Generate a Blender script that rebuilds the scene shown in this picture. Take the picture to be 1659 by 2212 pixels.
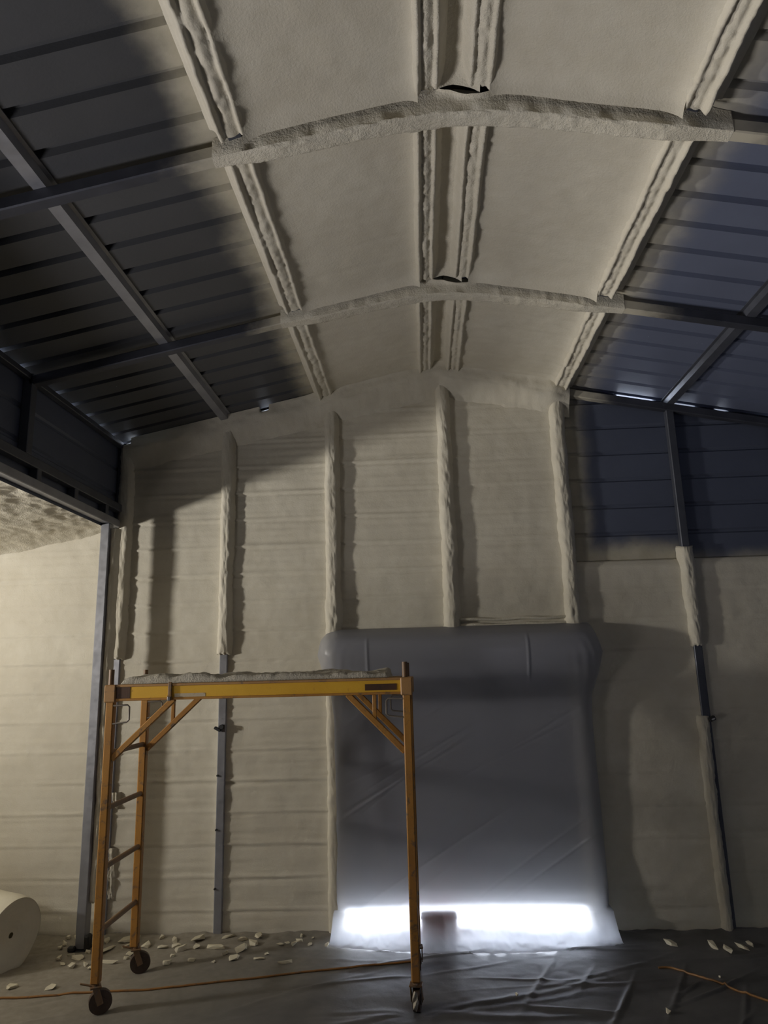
import bpy, bmesh, math, random
import numpy as np
from mathutils import Vector, Matrix

for o in list(bpy.data.objects): bpy.data.objects.remove(o)
scn = bpy.context.scene
COL = scn.collection
random.seed(7)

# ------------------------------------------------------------------ camera
W_PX, H_PX, F_PX = 1659, 2212, 1536.4
cam_d = bpy.data.cameras.new('camera'); cam = bpy.data.objects.new('camera', cam_d); COL.objects.link(cam)
cR = Vector((0.99814561, 0.05499322, -0.02609757)); cU = Vector((0.03745488, -0.2168972, 0.97547565)); cF = Vector((-0.04798405, 0.97464422, 0.21855475))
cam.matrix_world = Matrix(((cR.x, cU.x, -cF.x, 0), (cR.y, cU.y, -cF.y, 0), (cR.z, cU.z, -cF.z, 1.88), (0, 0, 0, 1)))
cam_d.sensor_fit = 'VERTICAL'; cam_d.sensor_height = 36.0; cam_d.lens = 36.0 * F_PX / H_PX
cam_d.clip_start = 0.05
scn.camera = cam

# ------------------------------------------------------------------ sky, lamp, exposure
world = bpy.data.worlds.new('overcast_sky'); scn.world = world; world.use_nodes = True
bg = world.node_tree.nodes['Background']
bg.inputs[0].default_value = (0.80, 0.87, 1.0, 1); bg.inputs[1].default_value = 25.0
def disk_lamp(name, loc, aim, size, watts, col, spread=180):
    d = bpy.data.lights.new(name, 'AREA'); o = bpy.data.objects.new(name, d); COL.objects.link(o)
    o.location = loc; o.rotation_euler = Vector(aim).to_track_quat('-Z', 'Y').to_euler()
    d.shape = 'DISK'; d.size = size; d.energy = watts; d.color = col; d.spread = math.radians(spread)
    return o
# a work light standing in the lean-to, plus an added unseen fill lamp low down, aimed at the roof
disk_lamp('lean_to_work_light', (-5.6, 3.45, 2.05), (0.88, 0.22, 0.40), 0.32, 85.0, (1.0, 0.955, 0.89), 130)
disk_lamp('added_roof_fill', (-4.45, 1.6, 0.40), (0.72, 0.08, 0.60), 1.1, 41.0, (1.0, 0.965, 0.97), 90)
vs = scn.view_settings
vs.view_transform = 'Standard'; vs.look = 'None'; vs.gamma = 1.0; vs.use_curve_mapping = False
vs.exposure = 0.0
scn.cycles.max_bounces = 10; scn.cycles.diffuse_bounces = 6
scn.cycles.use_denoising = True

# ------------------------------------------------------------------ measures (metres)
D = 5.78            # inner face of the end wall siding
S = 1.536           # bow spacing
X0 = 0.215; SL = 0.208
ZB = 4.36           # bow centre line at the ridge
XL = -2.51; XR = 2.95
YF = -3.4           # front end wall
XO = -6.6           # outer lean-to wall
RIB = 0.2286
def zbow(x): return ZB - SL * np.abs(x - X0)
def zpan(x): return ZB + 0.07 - SL * np.abs(x - X0)
LS = 0.18
def zlean(x): return 3.09 - LS * (-2.55 - x)
PX = [-1.62, -0.745, 0.105, 0.335, 1.225, 2.13]       # purlins
QX = [-2.47, -1.595, -0.71, 0.24, 1.19, 2.12]         # end wall posts

# ------------------------------------------------------------------ noise
def _h(ix, iy, seed):
    n = (ix.astype(np.int64) * 374761393 + iy.astype(np.int64) * 668265263 + seed * 974711) & 0x7fffffff
    n = ((n ^ (n >> 13)) * 1274126177) & 0x7fffffff
    n = (n ^ (n >> 16)) & 0xffff
    return n / 65535.0
def vnoise(x, y, seed=0):
    x = np.asarray(x, float); y = np.asarray(y, float)
    ix = np.floor(x); iy = np.floor(y); fx = x - ix; fy = y - iy
    fx = fx * fx * (3 - 2 * fx); fy = fy * fy * (3 - 2 * fy)
    a = _h(ix, iy, seed); b = _h(ix + 1, iy, seed); c = _h(ix, iy + 1, seed); d = _h(ix + 1, iy + 1, seed)
    return (a * (1 - fx) + b * fx) * (1 - fy) + (c * (1 - fx) + d * fx) * fy * 1.0
def fbm(x, y, seed=0, oct=4):
    x, y = np.broadcast_arrays(np.asarray(x, float), np.asarray(y, float))
    r = np.zeros(x.shape); a = 0.5
    for i in range(oct):
        r += a * (vnoise(x, y, seed + i * 17) - 0.5); x = x * 2.03; y = y * 2.03; a *= 0.5
    return r * 2
def sstep(a, b, x):
    t = np.clip((x - a) / (b - a), 0, 1); return t * t * (3 - 2 * t)

# ------------------------------------------------------------------ objects
def tag(o, label=None, cat=None, group=None, kind=None):
    if label: o['label'] = label
    if cat: o['category'] = cat
    if group: o['group'] = group
    if kind: o['kind'] = kind
    return o
def empty(name, loc=(0, 0, 0), label=None, cat=None, group=None, kind=None):
    o = bpy.data.objects.new(name, None); COL.objects.link(o); o.location = loc
    o.empty_display_size = 0.1
    return tag(o, label, cat, group, kind)
def link(name, me, mat, parent=None):
    o = bpy.data.objects.new(name, me); COL.objects.link(o)
    if mat and not me.materials: me.materials.append(mat)
    if parent:
        o.parent = parent
        o.matrix_parent_inverse = Matrix.Translation(-Vector(parent.location)) if parent.parent is None else Matrix.Identity(4)
        if parent.parent is not None:
            o.matrix_parent_inverse = Matrix.Translation(-Vector(parent.parent.location)) if False else Matrix.Identity(4)
    return o
def grid_mesh(name, P, smooth=True, wrap=False):
    n, m = P.shape[:2]
    me = bpy.data.meshes.new(name)
    idx = np.arange(n * m).reshape(n, m)
    if wrap: idx = np.concatenate([idx, idx[:, :1]], 1)
    a, b, c, d = idx[:-1, :-1], idx[1:, :-1], idx[1:, 1:], idx[:-1, 1:]
    f = np.stack([a, b, c, d], -1).reshape(-1, 4)
    me.vertices.add(n * m); me.vertices.foreach_set('co', P.reshape(-1))
    me.loops.add(len(f) * 4); me.loops.foreach_set('vertex_index', f.reshape(-1))
    me.polygons.add(len(f)); me.polygons.foreach_set('loop_start', np.arange(len(f)) * 4)
    me.polygons.foreach_set('loop_total', np.full(len(f), 4)) if False else None
    me.update(calc_edges=True)
    me.polygons.foreach_set('use_smooth', np.full(len(f), smooth))
    me.validate()
    return me
def grid(name, P, mat, parent=None, smooth=True, wrap=False):
    return link(name, grid_mesh(name, P, smooth, wrap), mat, parent)

class MB:
    def __init__(s): s.bm = bmesh.new()
    def box(s, c, size, bev=0.0, rot=None, seg=1):
        r = bmesh.ops.create_cube(s.bm, size=1.0); vs_ = r['verts']
        bmesh.ops.scale(s.bm, vec=size, verts=vs_)
        if bev:
            es = list({e for v in vs_ for e in v.link_edges})
            rr = bmesh.ops.bevel(s.bm, geom=es, offset=bev, segments=seg, affect='EDGES', profile=0.7)
            vs_ = list({v for f in rr['faces'] for v in f.verts} | {v for v in vs_ if v.is_valid})
            # every vertex connected to them
        if rot is not None: bmesh.ops.transform(s.bm, matrix=rot.to_4x4(), verts=vs_)
        bmesh.ops.translate(s.bm, vec=c, verts=vs_)
        return s
    def box2(s, lo, hi, bev=0.0):
        lo = Vector(lo); hi = Vector(hi); return s.box((lo + hi) / 2, hi - lo, bev)
    def bar(s, p0, p1, w, h, up=(0, 0, 1), bev=0.0):
        p0 = Vector(p0); p1 = Vector(p1); d = (p1 - p0); L = d.length; z = d.normalized()
        x = Vector(up).cross(z)
        if x.length < 1e-4: x = Vector((1, 0, 0))
        x.normalize(); y = z.cross(x)
        rot = Matrix((x, y, z)).transposed()
        return s.box((p0 + p1) / 2, (w, h, L), bev, rot)
    def cyl(s, p0, p1, r, seg=12, r2=None, cap=True):
        p0 = Vector(p0); p1 = Vector(p1); d = p1 - p0
        rr = bmesh.ops.create_cone(s.bm, cap_ends=cap, segments=seg, radius1=r, radius2=r if r2 is None else r2, depth=d.length)
        q = Vector((0, 0, 1)).rotation_difference(d.normalized()).to_matrix().to_4x4()
        bmesh.ops.transform(s.bm, matrix=Matrix.Translation((p0 + p1) / 2) @ q, verts=rr['verts'])
        return s
    def prism(s, pts, axis_vec):
        a = [s.bm.verts.new(p) for p in pts]; b = [s.bm.verts.new(Vector(p) + Vector(axis_vec)) for p in pts]
        n = len(pts); s.bm.faces.new(a[::-1]); s.bm.faces.new(b)
        for i in range(n): s.bm.faces.new((a[i], a[(i + 1) % n], b[(i + 1) % n], b[i]))
        return s
    def path(s, pts, r, seg=8, closed=False):
        P = [Vector(p) for p in pts]; n = len(P); rings = []
        for i in range(n):
            a = P[i - 1] if (i > 0 or closed) else P[0]; b = P[(i + 1) % n] if (i < n - 1 or closed) else P[-1]
            t = (b - a).normalized(); u = t.orthogonal().normalized() if i == 0 else (uu - t * uu.dot(t)).normalized()
            uu = u; v = t.cross(u)
            rings.append([s.bm.verts.new(P[i] + u * r * math.cos(k * 2 * math.pi / seg) + v * r * math.sin(k * 2 * math.pi / seg)) for k in range(seg)])
        for i in range(n if closed else n - 1):
            A = rings[i]; B = rings[(i + 1) % n]
            for k in range(seg): s.bm.faces.new((A[k], A[(k + 1) % seg], B[(k + 1) % seg], B[k]))
        if not closed: s.bm.faces.new(rings[0][::-1]); s.bm.faces.new(rings[-1])
        return s
    def build(s, name, mat, parent=None, smooth=False):
        bmesh.ops.recalc_face_normals(s.bm, faces=s.bm.faces)
        me = bpy.data.meshes.new(name); s.bm.to_mesh(me); s.bm.free()
        if smooth:
            me.polygons.foreach_set('use_smooth', np.full(len(me.polygons), True))
            try: me.set_sharp_from_angle(angle=math.radians(40))
            except Exception: pass
        return link(name, me, mat, parent)

# ------------------------------------------------------------------ materials
def new_mat(name):
    m = bpy.data.materials.new(name); m.use_nodes = True
    nt = m.node_tree; b = nt.nodes['Principled BSDF']
    return m, nt, b
def N(nt, t, **kw):
    n = nt.nodes.new(t)
    for k, v in kw.items():
        if k in n.inputs: n.inputs[k].default_value = v
        else: setattr(n, k, v)
    return n
def ramp(nt, src, stops):
    r = N(nt, 'ShaderNodeValToRGB'); e = r.color_ramp.elements
    while len(e) < len(stops): e.new(0.5)
    for el, (p, c) in zip(e, stops): el.position = p; el.color = (*c, 1) if len(c) == 3 else c
    nt.links.new(src, r.inputs[0]); return r.outputs[0]
def noise(nt, scale, detail=4, rough=0.55, vec=None, dist=0.0):
    n = N(nt, 'ShaderNodeTexNoise'); n.inputs['Scale'].default_value = scale; n.inputs['Detail'].default_value = detail
    n.inputs['Roughness'].default_value = rough; n.inputs['Distortion'].default_value = dist
    if vec is not None: nt.links.new(vec, n.inputs['Vector'])
    return n.outputs['Fac']
def mapped(nt, scale=(1, 1, 1), rot=(0, 0, 0)):
    g = N(nt, 'ShaderNodeNewGeometry'); mp = N(nt, 'ShaderNodeMapping')
    mp.inputs['Scale'].default_value = scale; mp.inputs['Rotation'].default_value = rot
    nt.links.new(g.outputs['Position'], mp.inputs['Vector']); return mp.outputs[0]
def mixc(nt, f, a, b):
    m = N(nt, 'ShaderNodeMix'); m.data_type = 'RGBA'
    for s_, v in ((0, f), (6, a), (7, b)):
        if hasattr(v, 'links'): nt.links.new(v, m.inputs[s_])
        else: m.inputs[s_].default_value = v if s_ == 0 else (*v, 1)
    return m.outputs[2]
def math_n(nt, op, a, b=None, c=None):
    m = N(nt, 'ShaderNodeMath'); m.operation = op
    for i, v in enumerate((a, b, c)):
        if v is None: continue
        if hasattr(v, 'links'): nt.links.new(v, m.inputs[i])
        else: m.inputs[i].default_value = v
    return m.outputs[0]
def maprange(nt, v, a, b, c=0.0, d=1.0):
    m = N(nt, 'ShaderNodeMapRange'); m.interpolation_type = 'SMOOTHSTEP'
    nt.links.new(v, m.inputs[0])
    for i, q in enumerate((a, b, c, d)): m.inputs[i + 1].default_value = q
    return m.outputs[0]
def bump(nt, b, h, strength, dist):
    n = N(nt, 'ShaderNodeBump'); n.inputs['Strength'].default_value = strength; n.inputs['Distance'].default_value = dist
    nt.links.new(h, n.inputs['Height']); nt.links.new(n.outputs[0], b.inputs['Normal']); return n

FOAM_A, FOAM_B = (0.60, 0.555, 0.455), (0.67, 0.63, 0.525)
def foam_mat(name, rough_scale=1.0, a=FOAM_A, b=FOAM_B, strength=0.35):
    m, nt, bs = new_mat(name); v = mapped(nt)
    n1 = noise(nt, 2.2, 4, 0.6, v)
    c = ramp(nt, n1, [(0.3, a), (0.7, b)])
    n2 = noise(nt, 14, 5, 0.6, v)
    c = mixc(nt, maprange(nt, n2, 0.35, 0.7, 0.0, 0.25), c, (0.55, 0.50, 0.38))
    nt.links.new(c, bs.inputs['Base Color']); bs.inputs['Roughness'].default_value = 0.75
    bs.inputs['Specular IOR Level'].default_value = 0.25
    h1 = noise(nt, 90, 3, 0.6, v); h2 = noise(nt, 24, 3, 0.6, v)
    h3 = noise(nt, 190, 2, 0.5, v)
    h = math_n(nt, 'ADD', math_n(nt, 'ADD', math_n(nt, 'MULTIPLY', h1, 0.8), math_n(nt, 'MULTIPLY', h2, 0.6)), math_n(nt, 'MULTIPLY', h3, 0.4))
    bump(nt, bs, h, strength * .8, 0.008 * rough_scale)
    return m
M_foam = foam_mat('spray_foam')
M_foam_rough = foam_mat('spray_foam_rough', 1.6, strength=0.6)
M_scrap = foam_mat('foam_scrap', 1.0, (0.62, 0.57, 0.42), (0.74, 0.69, 0.55))

def steel_mat(name, col, col2, rough=0.45, metal=0.6, scale=6):
    m, nt, bs = new_mat(name); v = mapped(nt)
    c = ramp(nt, noise(nt, scale, 5, 0.6, v), [(0.3, col), (0.7, col2)])
    nt.links.new(c, bs.inputs['Base Color']); bs.inputs['Metallic'].default_value = metal
    nt.links.new(ramp(nt, noise(nt, scale * 4, 3, 0.5, v), [(0.2, (rough - .1,) * 3), (0.8, (rough + .12,) * 3)]), bs.inputs['Roughness'])
    return m
M_galv = steel_mat('galvanised_steel', (0.26, 0.265, 0.29), (0.37, 0.375, 0.41), 0.42, 0.55)
M_tube_dark = steel_mat('dark_galvanised_tube', (0.075, 0.080, 0.098), (0.105, 0.112, 0.135), 0.45, 0.4)  # galvanised tube in a darker tone
def oversprayed(mat):
    nt = mat.node_tree; bs = nt.nodes['Principled BSDF']; src = bs.inputs['Base Color'].links[0].from_socket
    g = N(nt, 'ShaderNodeNewGeometry'); sp = N(nt, 'ShaderNodeSeparateXYZ'); nt.links.new(g.outputs['Position'], sp.inputs[0])
    nz = math_n(nt, 'MULTIPLY', math_n(nt, 'SUBTRACT', noise(nt, 9.0, 4, 0.6, g.outputs['Position']), 0.5), 0.25)
    xx = math_n(nt, 'ADD', sp.outputs[0], nz)
    m = math_n(nt, 'MULTIPLY', maprange(nt, xx, -1.12, -0.80), maprange(nt, xx, 1.74, 1.40))
    nt.links.new(mixc(nt, m, src, (0.52, 0.48, 0.38)), bs.inputs['Base Color'])
    nt.links.new(maprange(nt, m, 0, 1, 0.5, 0.0), bs.inputs['Metallic'])
    return mat
M_rafter = oversprayed(steel_mat('oversprayed_rafter_tube', (0.055, 0.058, 0.072), (0.080, 0.084, 0.105), 0.5, 0.4))
M_chrome = steel_mat('bright_clamp_steel', (0.5, 0.5, 0.52), (0.7, 0.7, 0.72), 0.25, 0.9)
M_black = steel_mat('black_rubber', (0.015, 0.015, 0.017), (0.03, 0.03, 0.03), 0.6, 0.0)
M_curtain = steel_mat('door_curtain_steel', (0.20, 0.20, 0.23), (0.26, 0.26, 0.29), 0.4, 0.3)

# metal sheeting with the cream overspray that fades out beside the sprayed field
def sheet_mat(name, mode):
    m, nt, bs = new_mat(name)
    g = N(nt, 'ShaderNodeNewGeometry'); sp = N(nt, 'ShaderNodeSeparateXYZ'); nt.links.new(g.outputs['Position'], sp.inputs[0])
    v = g.outputs['Position']
    x, z = sp.outputs[0], sp.outputs[2]
    nz = math_n(nt, 'MULTIPLY', math_n(nt, 'SUBTRACT', noise(nt, 3.0, 4, 0.6, v), 0.5), 0.22)
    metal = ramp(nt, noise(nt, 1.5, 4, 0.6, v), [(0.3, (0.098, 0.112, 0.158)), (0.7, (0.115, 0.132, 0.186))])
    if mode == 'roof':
        metal = mixc(nt, maprange(nt, x, -0.3, 0.6), ramp(nt, noise(nt, 1.5, 4, 0.6, v), [(0.3, (0.066, 0.068, 0.074)), (0.7, (0.082, 0.084, 0.092))]), ramp(nt, noise(nt, 1.5, 4, 0.6, v), [(0.3, (0.145, 0.165, 0.240)), (0.7, (0.168, 0.192, 0.275))]))  # left slope darker, right lighter and bluer: uneven light put into the colour
        xx = math_n(nt, 'ADD', x, nz)
        a = maprange(nt, xx, -1.03, -0.84); b_ = maprange(nt, xx, 1.60, 1.30)
        mask = math_n(nt, 'MULTIPLY', a, b_)
    elif mode == 'end':
        xx = math_n(nt, 'ADD', x, nz); zz = math_n(nt, 'ADD', z, nz)
        a = maprange(nt, xx, 1.50, 1.30)
        zz = math_n(nt, 'ADD', zz, maprange(nt, x, 1.9, 2.35, 0.0, 0.12))
        b_ = maprange(nt, zz, 2.93, 2.72)
        mask = math_n(nt, 'MAXIMUM', a, b_)
    else:
        mask = None
    foam = ramp(nt, noise(nt, 9, 4, 0.6, v), [(0.3, (0.42, 0.385, 0.29)), (0.7, (0.52, 0.48, 0.38))])
    if mask is not None:
        c = mixc(nt, mask, metal, foam); nt.links.new(c, bs.inputs['Base Color'])
        nt.links.new(maprange(nt, mask, 0, 1, 0.5, 0.85), bs.inputs['Roughness'])
        nt.links.new(maprange(nt, mask, 0, 1, 0.25, 0.0), bs.inputs['Metallic'])
    else:
        nt.links.new(metal, bs.inputs['Base Color']); bs.inputs['Roughness'].default_value = 0.5; bs.inputs['Metallic'].default_value = 0.25
    bump(nt, bs, noise(nt, 60, 3, 0.6, v), 0.08, 0.01)
    return m
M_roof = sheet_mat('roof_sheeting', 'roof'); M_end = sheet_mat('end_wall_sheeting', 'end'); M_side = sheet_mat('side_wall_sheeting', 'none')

def paint_mat(name, c1, c2, c3, dirt=0.5):
    m, nt, bs = new_mat(name); v = mapped(nt)
    base = ramp(nt, noise(nt, 5, 5, 0.6, v), [(0.3, c1), (0.65, c2)])
    w = maprange(nt, noise(nt, 22, 6, 0.65, v, 0.6), 0.62 - 0.2 * dirt, 0.8 - 0.2 * dirt)
    c = mixc(nt, w, base, c3); nt.links.new(c, bs.inputs['Base Color'])
    bs.inputs['Roughness'].default_value = 0.5
    bump(nt, bs, noise(nt, 130, 3, 0.6, v), 0.15, 0.004)
    return m
M_orange = paint_mat('worn_orange_paint', (0.34, 0.155, 0.03), (0.42, 0.20, 0.035), (0.14, 0.09, 0.055))
M_yellow = paint_mat('golden_yellow_paint', (0.62, 0.34, 0.02), (0.70, 0.40, 0.03), (0.40, 0.20, 0.03), 0.1)
M_rust = paint_mat('brown_sleeve_paint', (0.33, 0.18, 0.07), (0.40, 0.22, 0.08), (0.20, 0.13, 0.08))
M_slot = paint_mat('dark_brown_slot', (0.055, 0.025, 0.012), (0.08, 0.035, 0.015), (0.03, 0.02, 0.015))  # dark brown tone of the rail slots
M_rung = paint_mat('dull_brown_rung', (0.16, 0.09, 0.045), (0.22, 0.13, 0.06), (0.12, 0.10, 0.08))
M_wire = steel_mat('wire_steel', (0.16, 0.14, 0.12), (0.24, 0.21, 0.18), 0.5, 0.4)
M_label = paint_mat('faded_sticker', (0.42, 0.34, 0.22), (0.50, 0.42, 0.30), (0.30, 0.20, 0.08))
M_deckfoam = foam_mat('grey_dusty_foam', 1.4, (0.38, 0.35, 0.295), (0.48, 0.445, 0.38), 0.6)
M_wheel = steel_mat('brown_caster_wheel', (0.045, 0.028, 0.018), (0.075, 0.045, 0.03), 0.6, 0.0, 20)
M_wood = paint_mat('plywood_deck', (0.33, 0.24, 0.14), (0.40, 0.29, 0.17), (0.2, 0.15, 0.1))
M_cord = paint_mat('orange_cord_jacket', (0.27, 0.125, 0.035), (0.34, 0.16, 0.04), (0.17, 0.10, 0.05))
M_red = paint_mat('dark_red_plastic', (0.35, 0.020, 0.014), (0.42, 0.03, 0.018), (0.2, 0.012, 0.01))

def concrete_mat():
    m, nt, bs = new_mat('concrete'); v = mapped(nt)
    nt.links.new(ramp(nt, noise(nt, 3, 6, 0.6, v), [(0.3, (0.24, 0.23, 0.21)), (0.7, (0.32, 0.31, 0.28))]), bs.inputs['Base Color'])
    bs.inputs['Roughness'].default_value = 0.8
    return m
M_concrete = concrete_mat()
def ground_mat():
    m, nt, bs = new_mat('outdoor_gravel'); v = mapped(nt)
    nt.links.new(ramp(nt, noise(nt, 8, 6, 0.6, v), [(0.3, (0.45, 0.44, 0.42)), (0.7, (0.6, 0.59, 0.57))]), bs.inputs['Base Color'])
    return m
M_ground = ground_mat()
def floor_sheet_mat():
    m, nt, bs = new_mat('dusty_floor_sheeting')
    g = N(nt, 'ShaderNodeNewGeometry'); sp = N(nt, 'ShaderNodeSeparateXYZ'); nt.links.new(g.outputs['Position'], sp.inputs[0]); v = g.outputs['Position']
    nz = math_n(nt, 'MULTIPLY', math_n(nt, 'SUBTRACT', noise(nt, 1.6, 5, 0.65, v), 0.5), 1.6)
    d = math_n(nt, 'SUBTRACT', math_n(nt, 'MULTIPLY', sp.outputs[1], 0.9), sp.outputs[0])      # dust lies thickest at the back left
    dust = maprange(nt, math_n(nt, 'ADD', d, nz), 4.4, 7.2)
    plast = ramp(nt, noise(nt, 4, 5, 0.6, v), [(0.3, (0.085, 0.085, 0.088)), (0.7, (0.13, 0.13, 0.132))])
    dcol = ramp(nt, noise(nt, 20, 5, 0.6, v), [(0.3, (0.25, 0.225, 0.18)), (0.7, (0.33, 0.30, 0.245))])
    nt.links.new(mixc(nt, dust, plast, dcol), bs.inputs['Base Color'])
    nt.links.new(maprange(nt, dust, 0, 1, 0.52, 0.8), bs.inputs['Roughness'])
    h = math_n(nt, 'ADD', noise(nt, 70, 4, 0.6, v), math_n(nt, 'MULTIPLY', noise(nt, 9, 3, 0.6, v), 2.0))
    bump(nt, bs, h, 0.15, 0.004)
    return m
M_floorsheet = floor_sheet_mat()
def plastic_mat():
    m, nt, bs = new_mat('translucent_poly_sheeting')
    v = mapped(nt, (1.0, 1.0, 7.0), (0, math.radians(33), 0))
    h = math_n(nt, 'ADD', noise(nt, 5, 5, 0.6, v, 0.4), math_n(nt, 'MULTIPLY', noise(nt, 30, 3, 0.6, mapped(nt)), 0.25))
    bs.inputs['Base Color'].default_value = (0.45, 0.46, 0.51, 1)
    bs.inputs['Roughness'].default_value = 0.32; bs.inputs['Specular IOR Level'].default_value = 0.5
    bn = bump(nt, bs, h, 0.10, 0.02)
    tl = N(nt, 'ShaderNodeBsdfTranslucent'); tl.inputs['Color'].default_value = (0.75, 0.77, 0.82, 1)
    tp = N(nt, 'ShaderNodeBsdfRefraction'); tp.inputs['Color'].default_value = (0.9, 0.9, 0.93, 1); tp.inputs['Roughness'].default_value = 0.85; tp.inputs['IOR'].default_value = 1.2
    m1 = N(nt, 'ShaderNodeMixShader'); m1.inputs[0].default_value = 0.45
    nt.links.new(bs.outputs[0], m1.inputs[1]); nt.links.new(tl.outputs[0], m1.inputs[2])
    m2 = N(nt, 'ShaderNodeMixShader'); m2.inputs[0].default_value = 0.25
    nt.links.new(m1.outputs[0], m2.inputs[1]); nt.links.new(tp.outputs[0], m2.inputs[2])
    nt.links.new(m2.outputs[0], nt.nodes['Material Output'].inputs['Surface'])
    return m
M_plastic = plastic_mat()

# ================================================================== STRUCTURE
floor = MB().box2((XO - .2, YF - .2, -0.15), (XR + .25, D + .12, 0.0)).build('floor', M_concrete); tag(floor, kind='structure')
yard = MB().box2((-40, -40, -0.35), (40, 40, -0.15)).build('trim_1', M_ground); tag(yard, kind='structure')

# ---- corrugated sheet: ribs run along 'u', the profile runs along 'v'; grooves open to the room
RW, RT, RD = 0.050, 0.030, 0.032
def sheet_profile(n=4, first=0.0):
    pts = []
    for k in range(n):
        c = first + k * RIB
        pts += [(c - RW / 2, 0), (c - RT / 2, RD), (c + RT / 2, RD), (c + RW / 2, 0)]
    return pts
def roof_sheet_mesh(x_a, x_b, n=4):
    prof = [(-0.1143, 0.0)] + sheet_profile(n) + [(0.1143 + (n - 1) * RIB, 0.0)]
    P = np.zeros((2, len(prof), 3))
    for i, x in enumerate((x_a, x_b)):
        for j, (v_, d_) in enumerate(prof): P[i, j] = (x, v_, zpan(x) + d_)
    return grid_mesh('roof_panel', P, smooth=False)
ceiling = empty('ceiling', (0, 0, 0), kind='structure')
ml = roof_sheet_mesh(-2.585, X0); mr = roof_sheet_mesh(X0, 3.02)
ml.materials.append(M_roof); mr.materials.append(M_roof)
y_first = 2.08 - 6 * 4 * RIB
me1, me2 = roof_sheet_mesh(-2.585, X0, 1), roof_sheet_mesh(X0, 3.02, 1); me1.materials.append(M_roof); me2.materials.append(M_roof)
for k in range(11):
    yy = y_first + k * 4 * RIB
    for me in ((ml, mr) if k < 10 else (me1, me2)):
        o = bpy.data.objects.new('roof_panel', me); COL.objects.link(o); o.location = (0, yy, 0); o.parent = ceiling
# lean-to roof deck over the foam
ceiling2 = empty('ceiling', (0, 0, 0), kind='structure')
MB().prism([(-2.56, YF, zlean(-2.56) + .06), (-2.56, YF, zlean(-2.56) + .09), (XO - .1, YF, zlean(XO) + .075), (XO - .1, YF, zlean(XO) + .045)], (0, D + .1 - YF, 0)).build('roof_deck', M_side, ceiling2)

# ---- end wall: sheeting boards with the door opening
DX0, DX1, DZ = -0.64, 1.20, 2.02
wall_back = empty('wall_back', (0, 0, 0), kind='structure')
def slab(pts, y0, y1): return MB().prism([(x, y0, z) for x, z in pts], (0, y1 - y0, 0))
def ztop(x): return float(zpan(x)) + 0.004
segs = [-2.56, -2.50, -2.42, -1.32, -1.23, X0, 1.72, 2.02, 2.16, 2.36, 2.50, 2.62, XR + .06]
gapi = {(-2.50, -2.42): .03, (-1.32, -1.23): .022, (1.72, 2.02): .03, (2.16, 2.36): .02, (2.50, 2.62): .02}
def top_pts(a, b):
    return
mb = MB()
for a, b in zip(segs[:-1], segs[1:]):
    g_ = gapi.get((a, b), 0.0)
    zlo = 2.3
    mb.prism([(a, D + .022, zlo), (b, D + .022, zlo), (b, D + .022, ztop(b) - g_), (a, D + .022, ztop(a) - g_)], (0, .03, 0))
mb.box2((XO - .1, D + .022, 0), (-2.56, D + .052, 3.0)).box2((-2.56, D + .022, 0), (DX0, D + .052, 2.3)).box2((DX1, D + .022, 0), (XR + .06, D + .052, 2.3)).box2((DX0, D + .022, DZ), (DX1, D + .052, 2.3))
mb.prism([(XO - .1, D + .022, 2.9), (-2.56, D + .022, 2.9), (-2.56, D + .022, 3.16), (XO - .1, D + .022, 2.4)], (0, .03, 0))
mb.build('sheathing', M_side, wall_back)
# bare siding sheets at the upper right; ribs horizontal
zr0 = 2.69
def wall_sheet(x_a, x_b, z_lo, z_hi):
    rows = [z_lo]
    k0 = math.ceil((z_lo - zr0) / RIB + .2); k1 = math.floor((z_hi - zr0) / RIB - .0)
    prof = [(z_lo, 0)]
    for k in range(k0, k1 + 1):
        c = zr0 + k * RIB
        if c + RW / 2 < z_hi: prof += [(c - .021, 0), (c - .008, .015), (c + .008, .015), (c + .021, 0)]
    prof.append((z_hi, 0))
    xs = np.linspace(x_a, x_b, 20); P = np.zeros((len(xs), len(prof), 3))
    for i, x in enumerate(xs):
        for j, (z, d) in enumerate(prof): P[i, j] = (x, D + d, min(z, float(zpan(x)) + .002 - (0.03 if 1.72 < x < 2.02 or 2.16 < x < 2.36 or 2.5 < x < 2.62 else 0.0)))
    return P
zz = zr0 + RIB / 2 - RIB
for a, b in ((1.15, XR + .03),):
    z = zz
    while z < 4.25:
        grid('siding_panel', wall_sheet(a, b, z, min(z + 4 * RIB, 4.3)), M_end, wall_back, smooth=False); z += 4 * RIB

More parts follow.
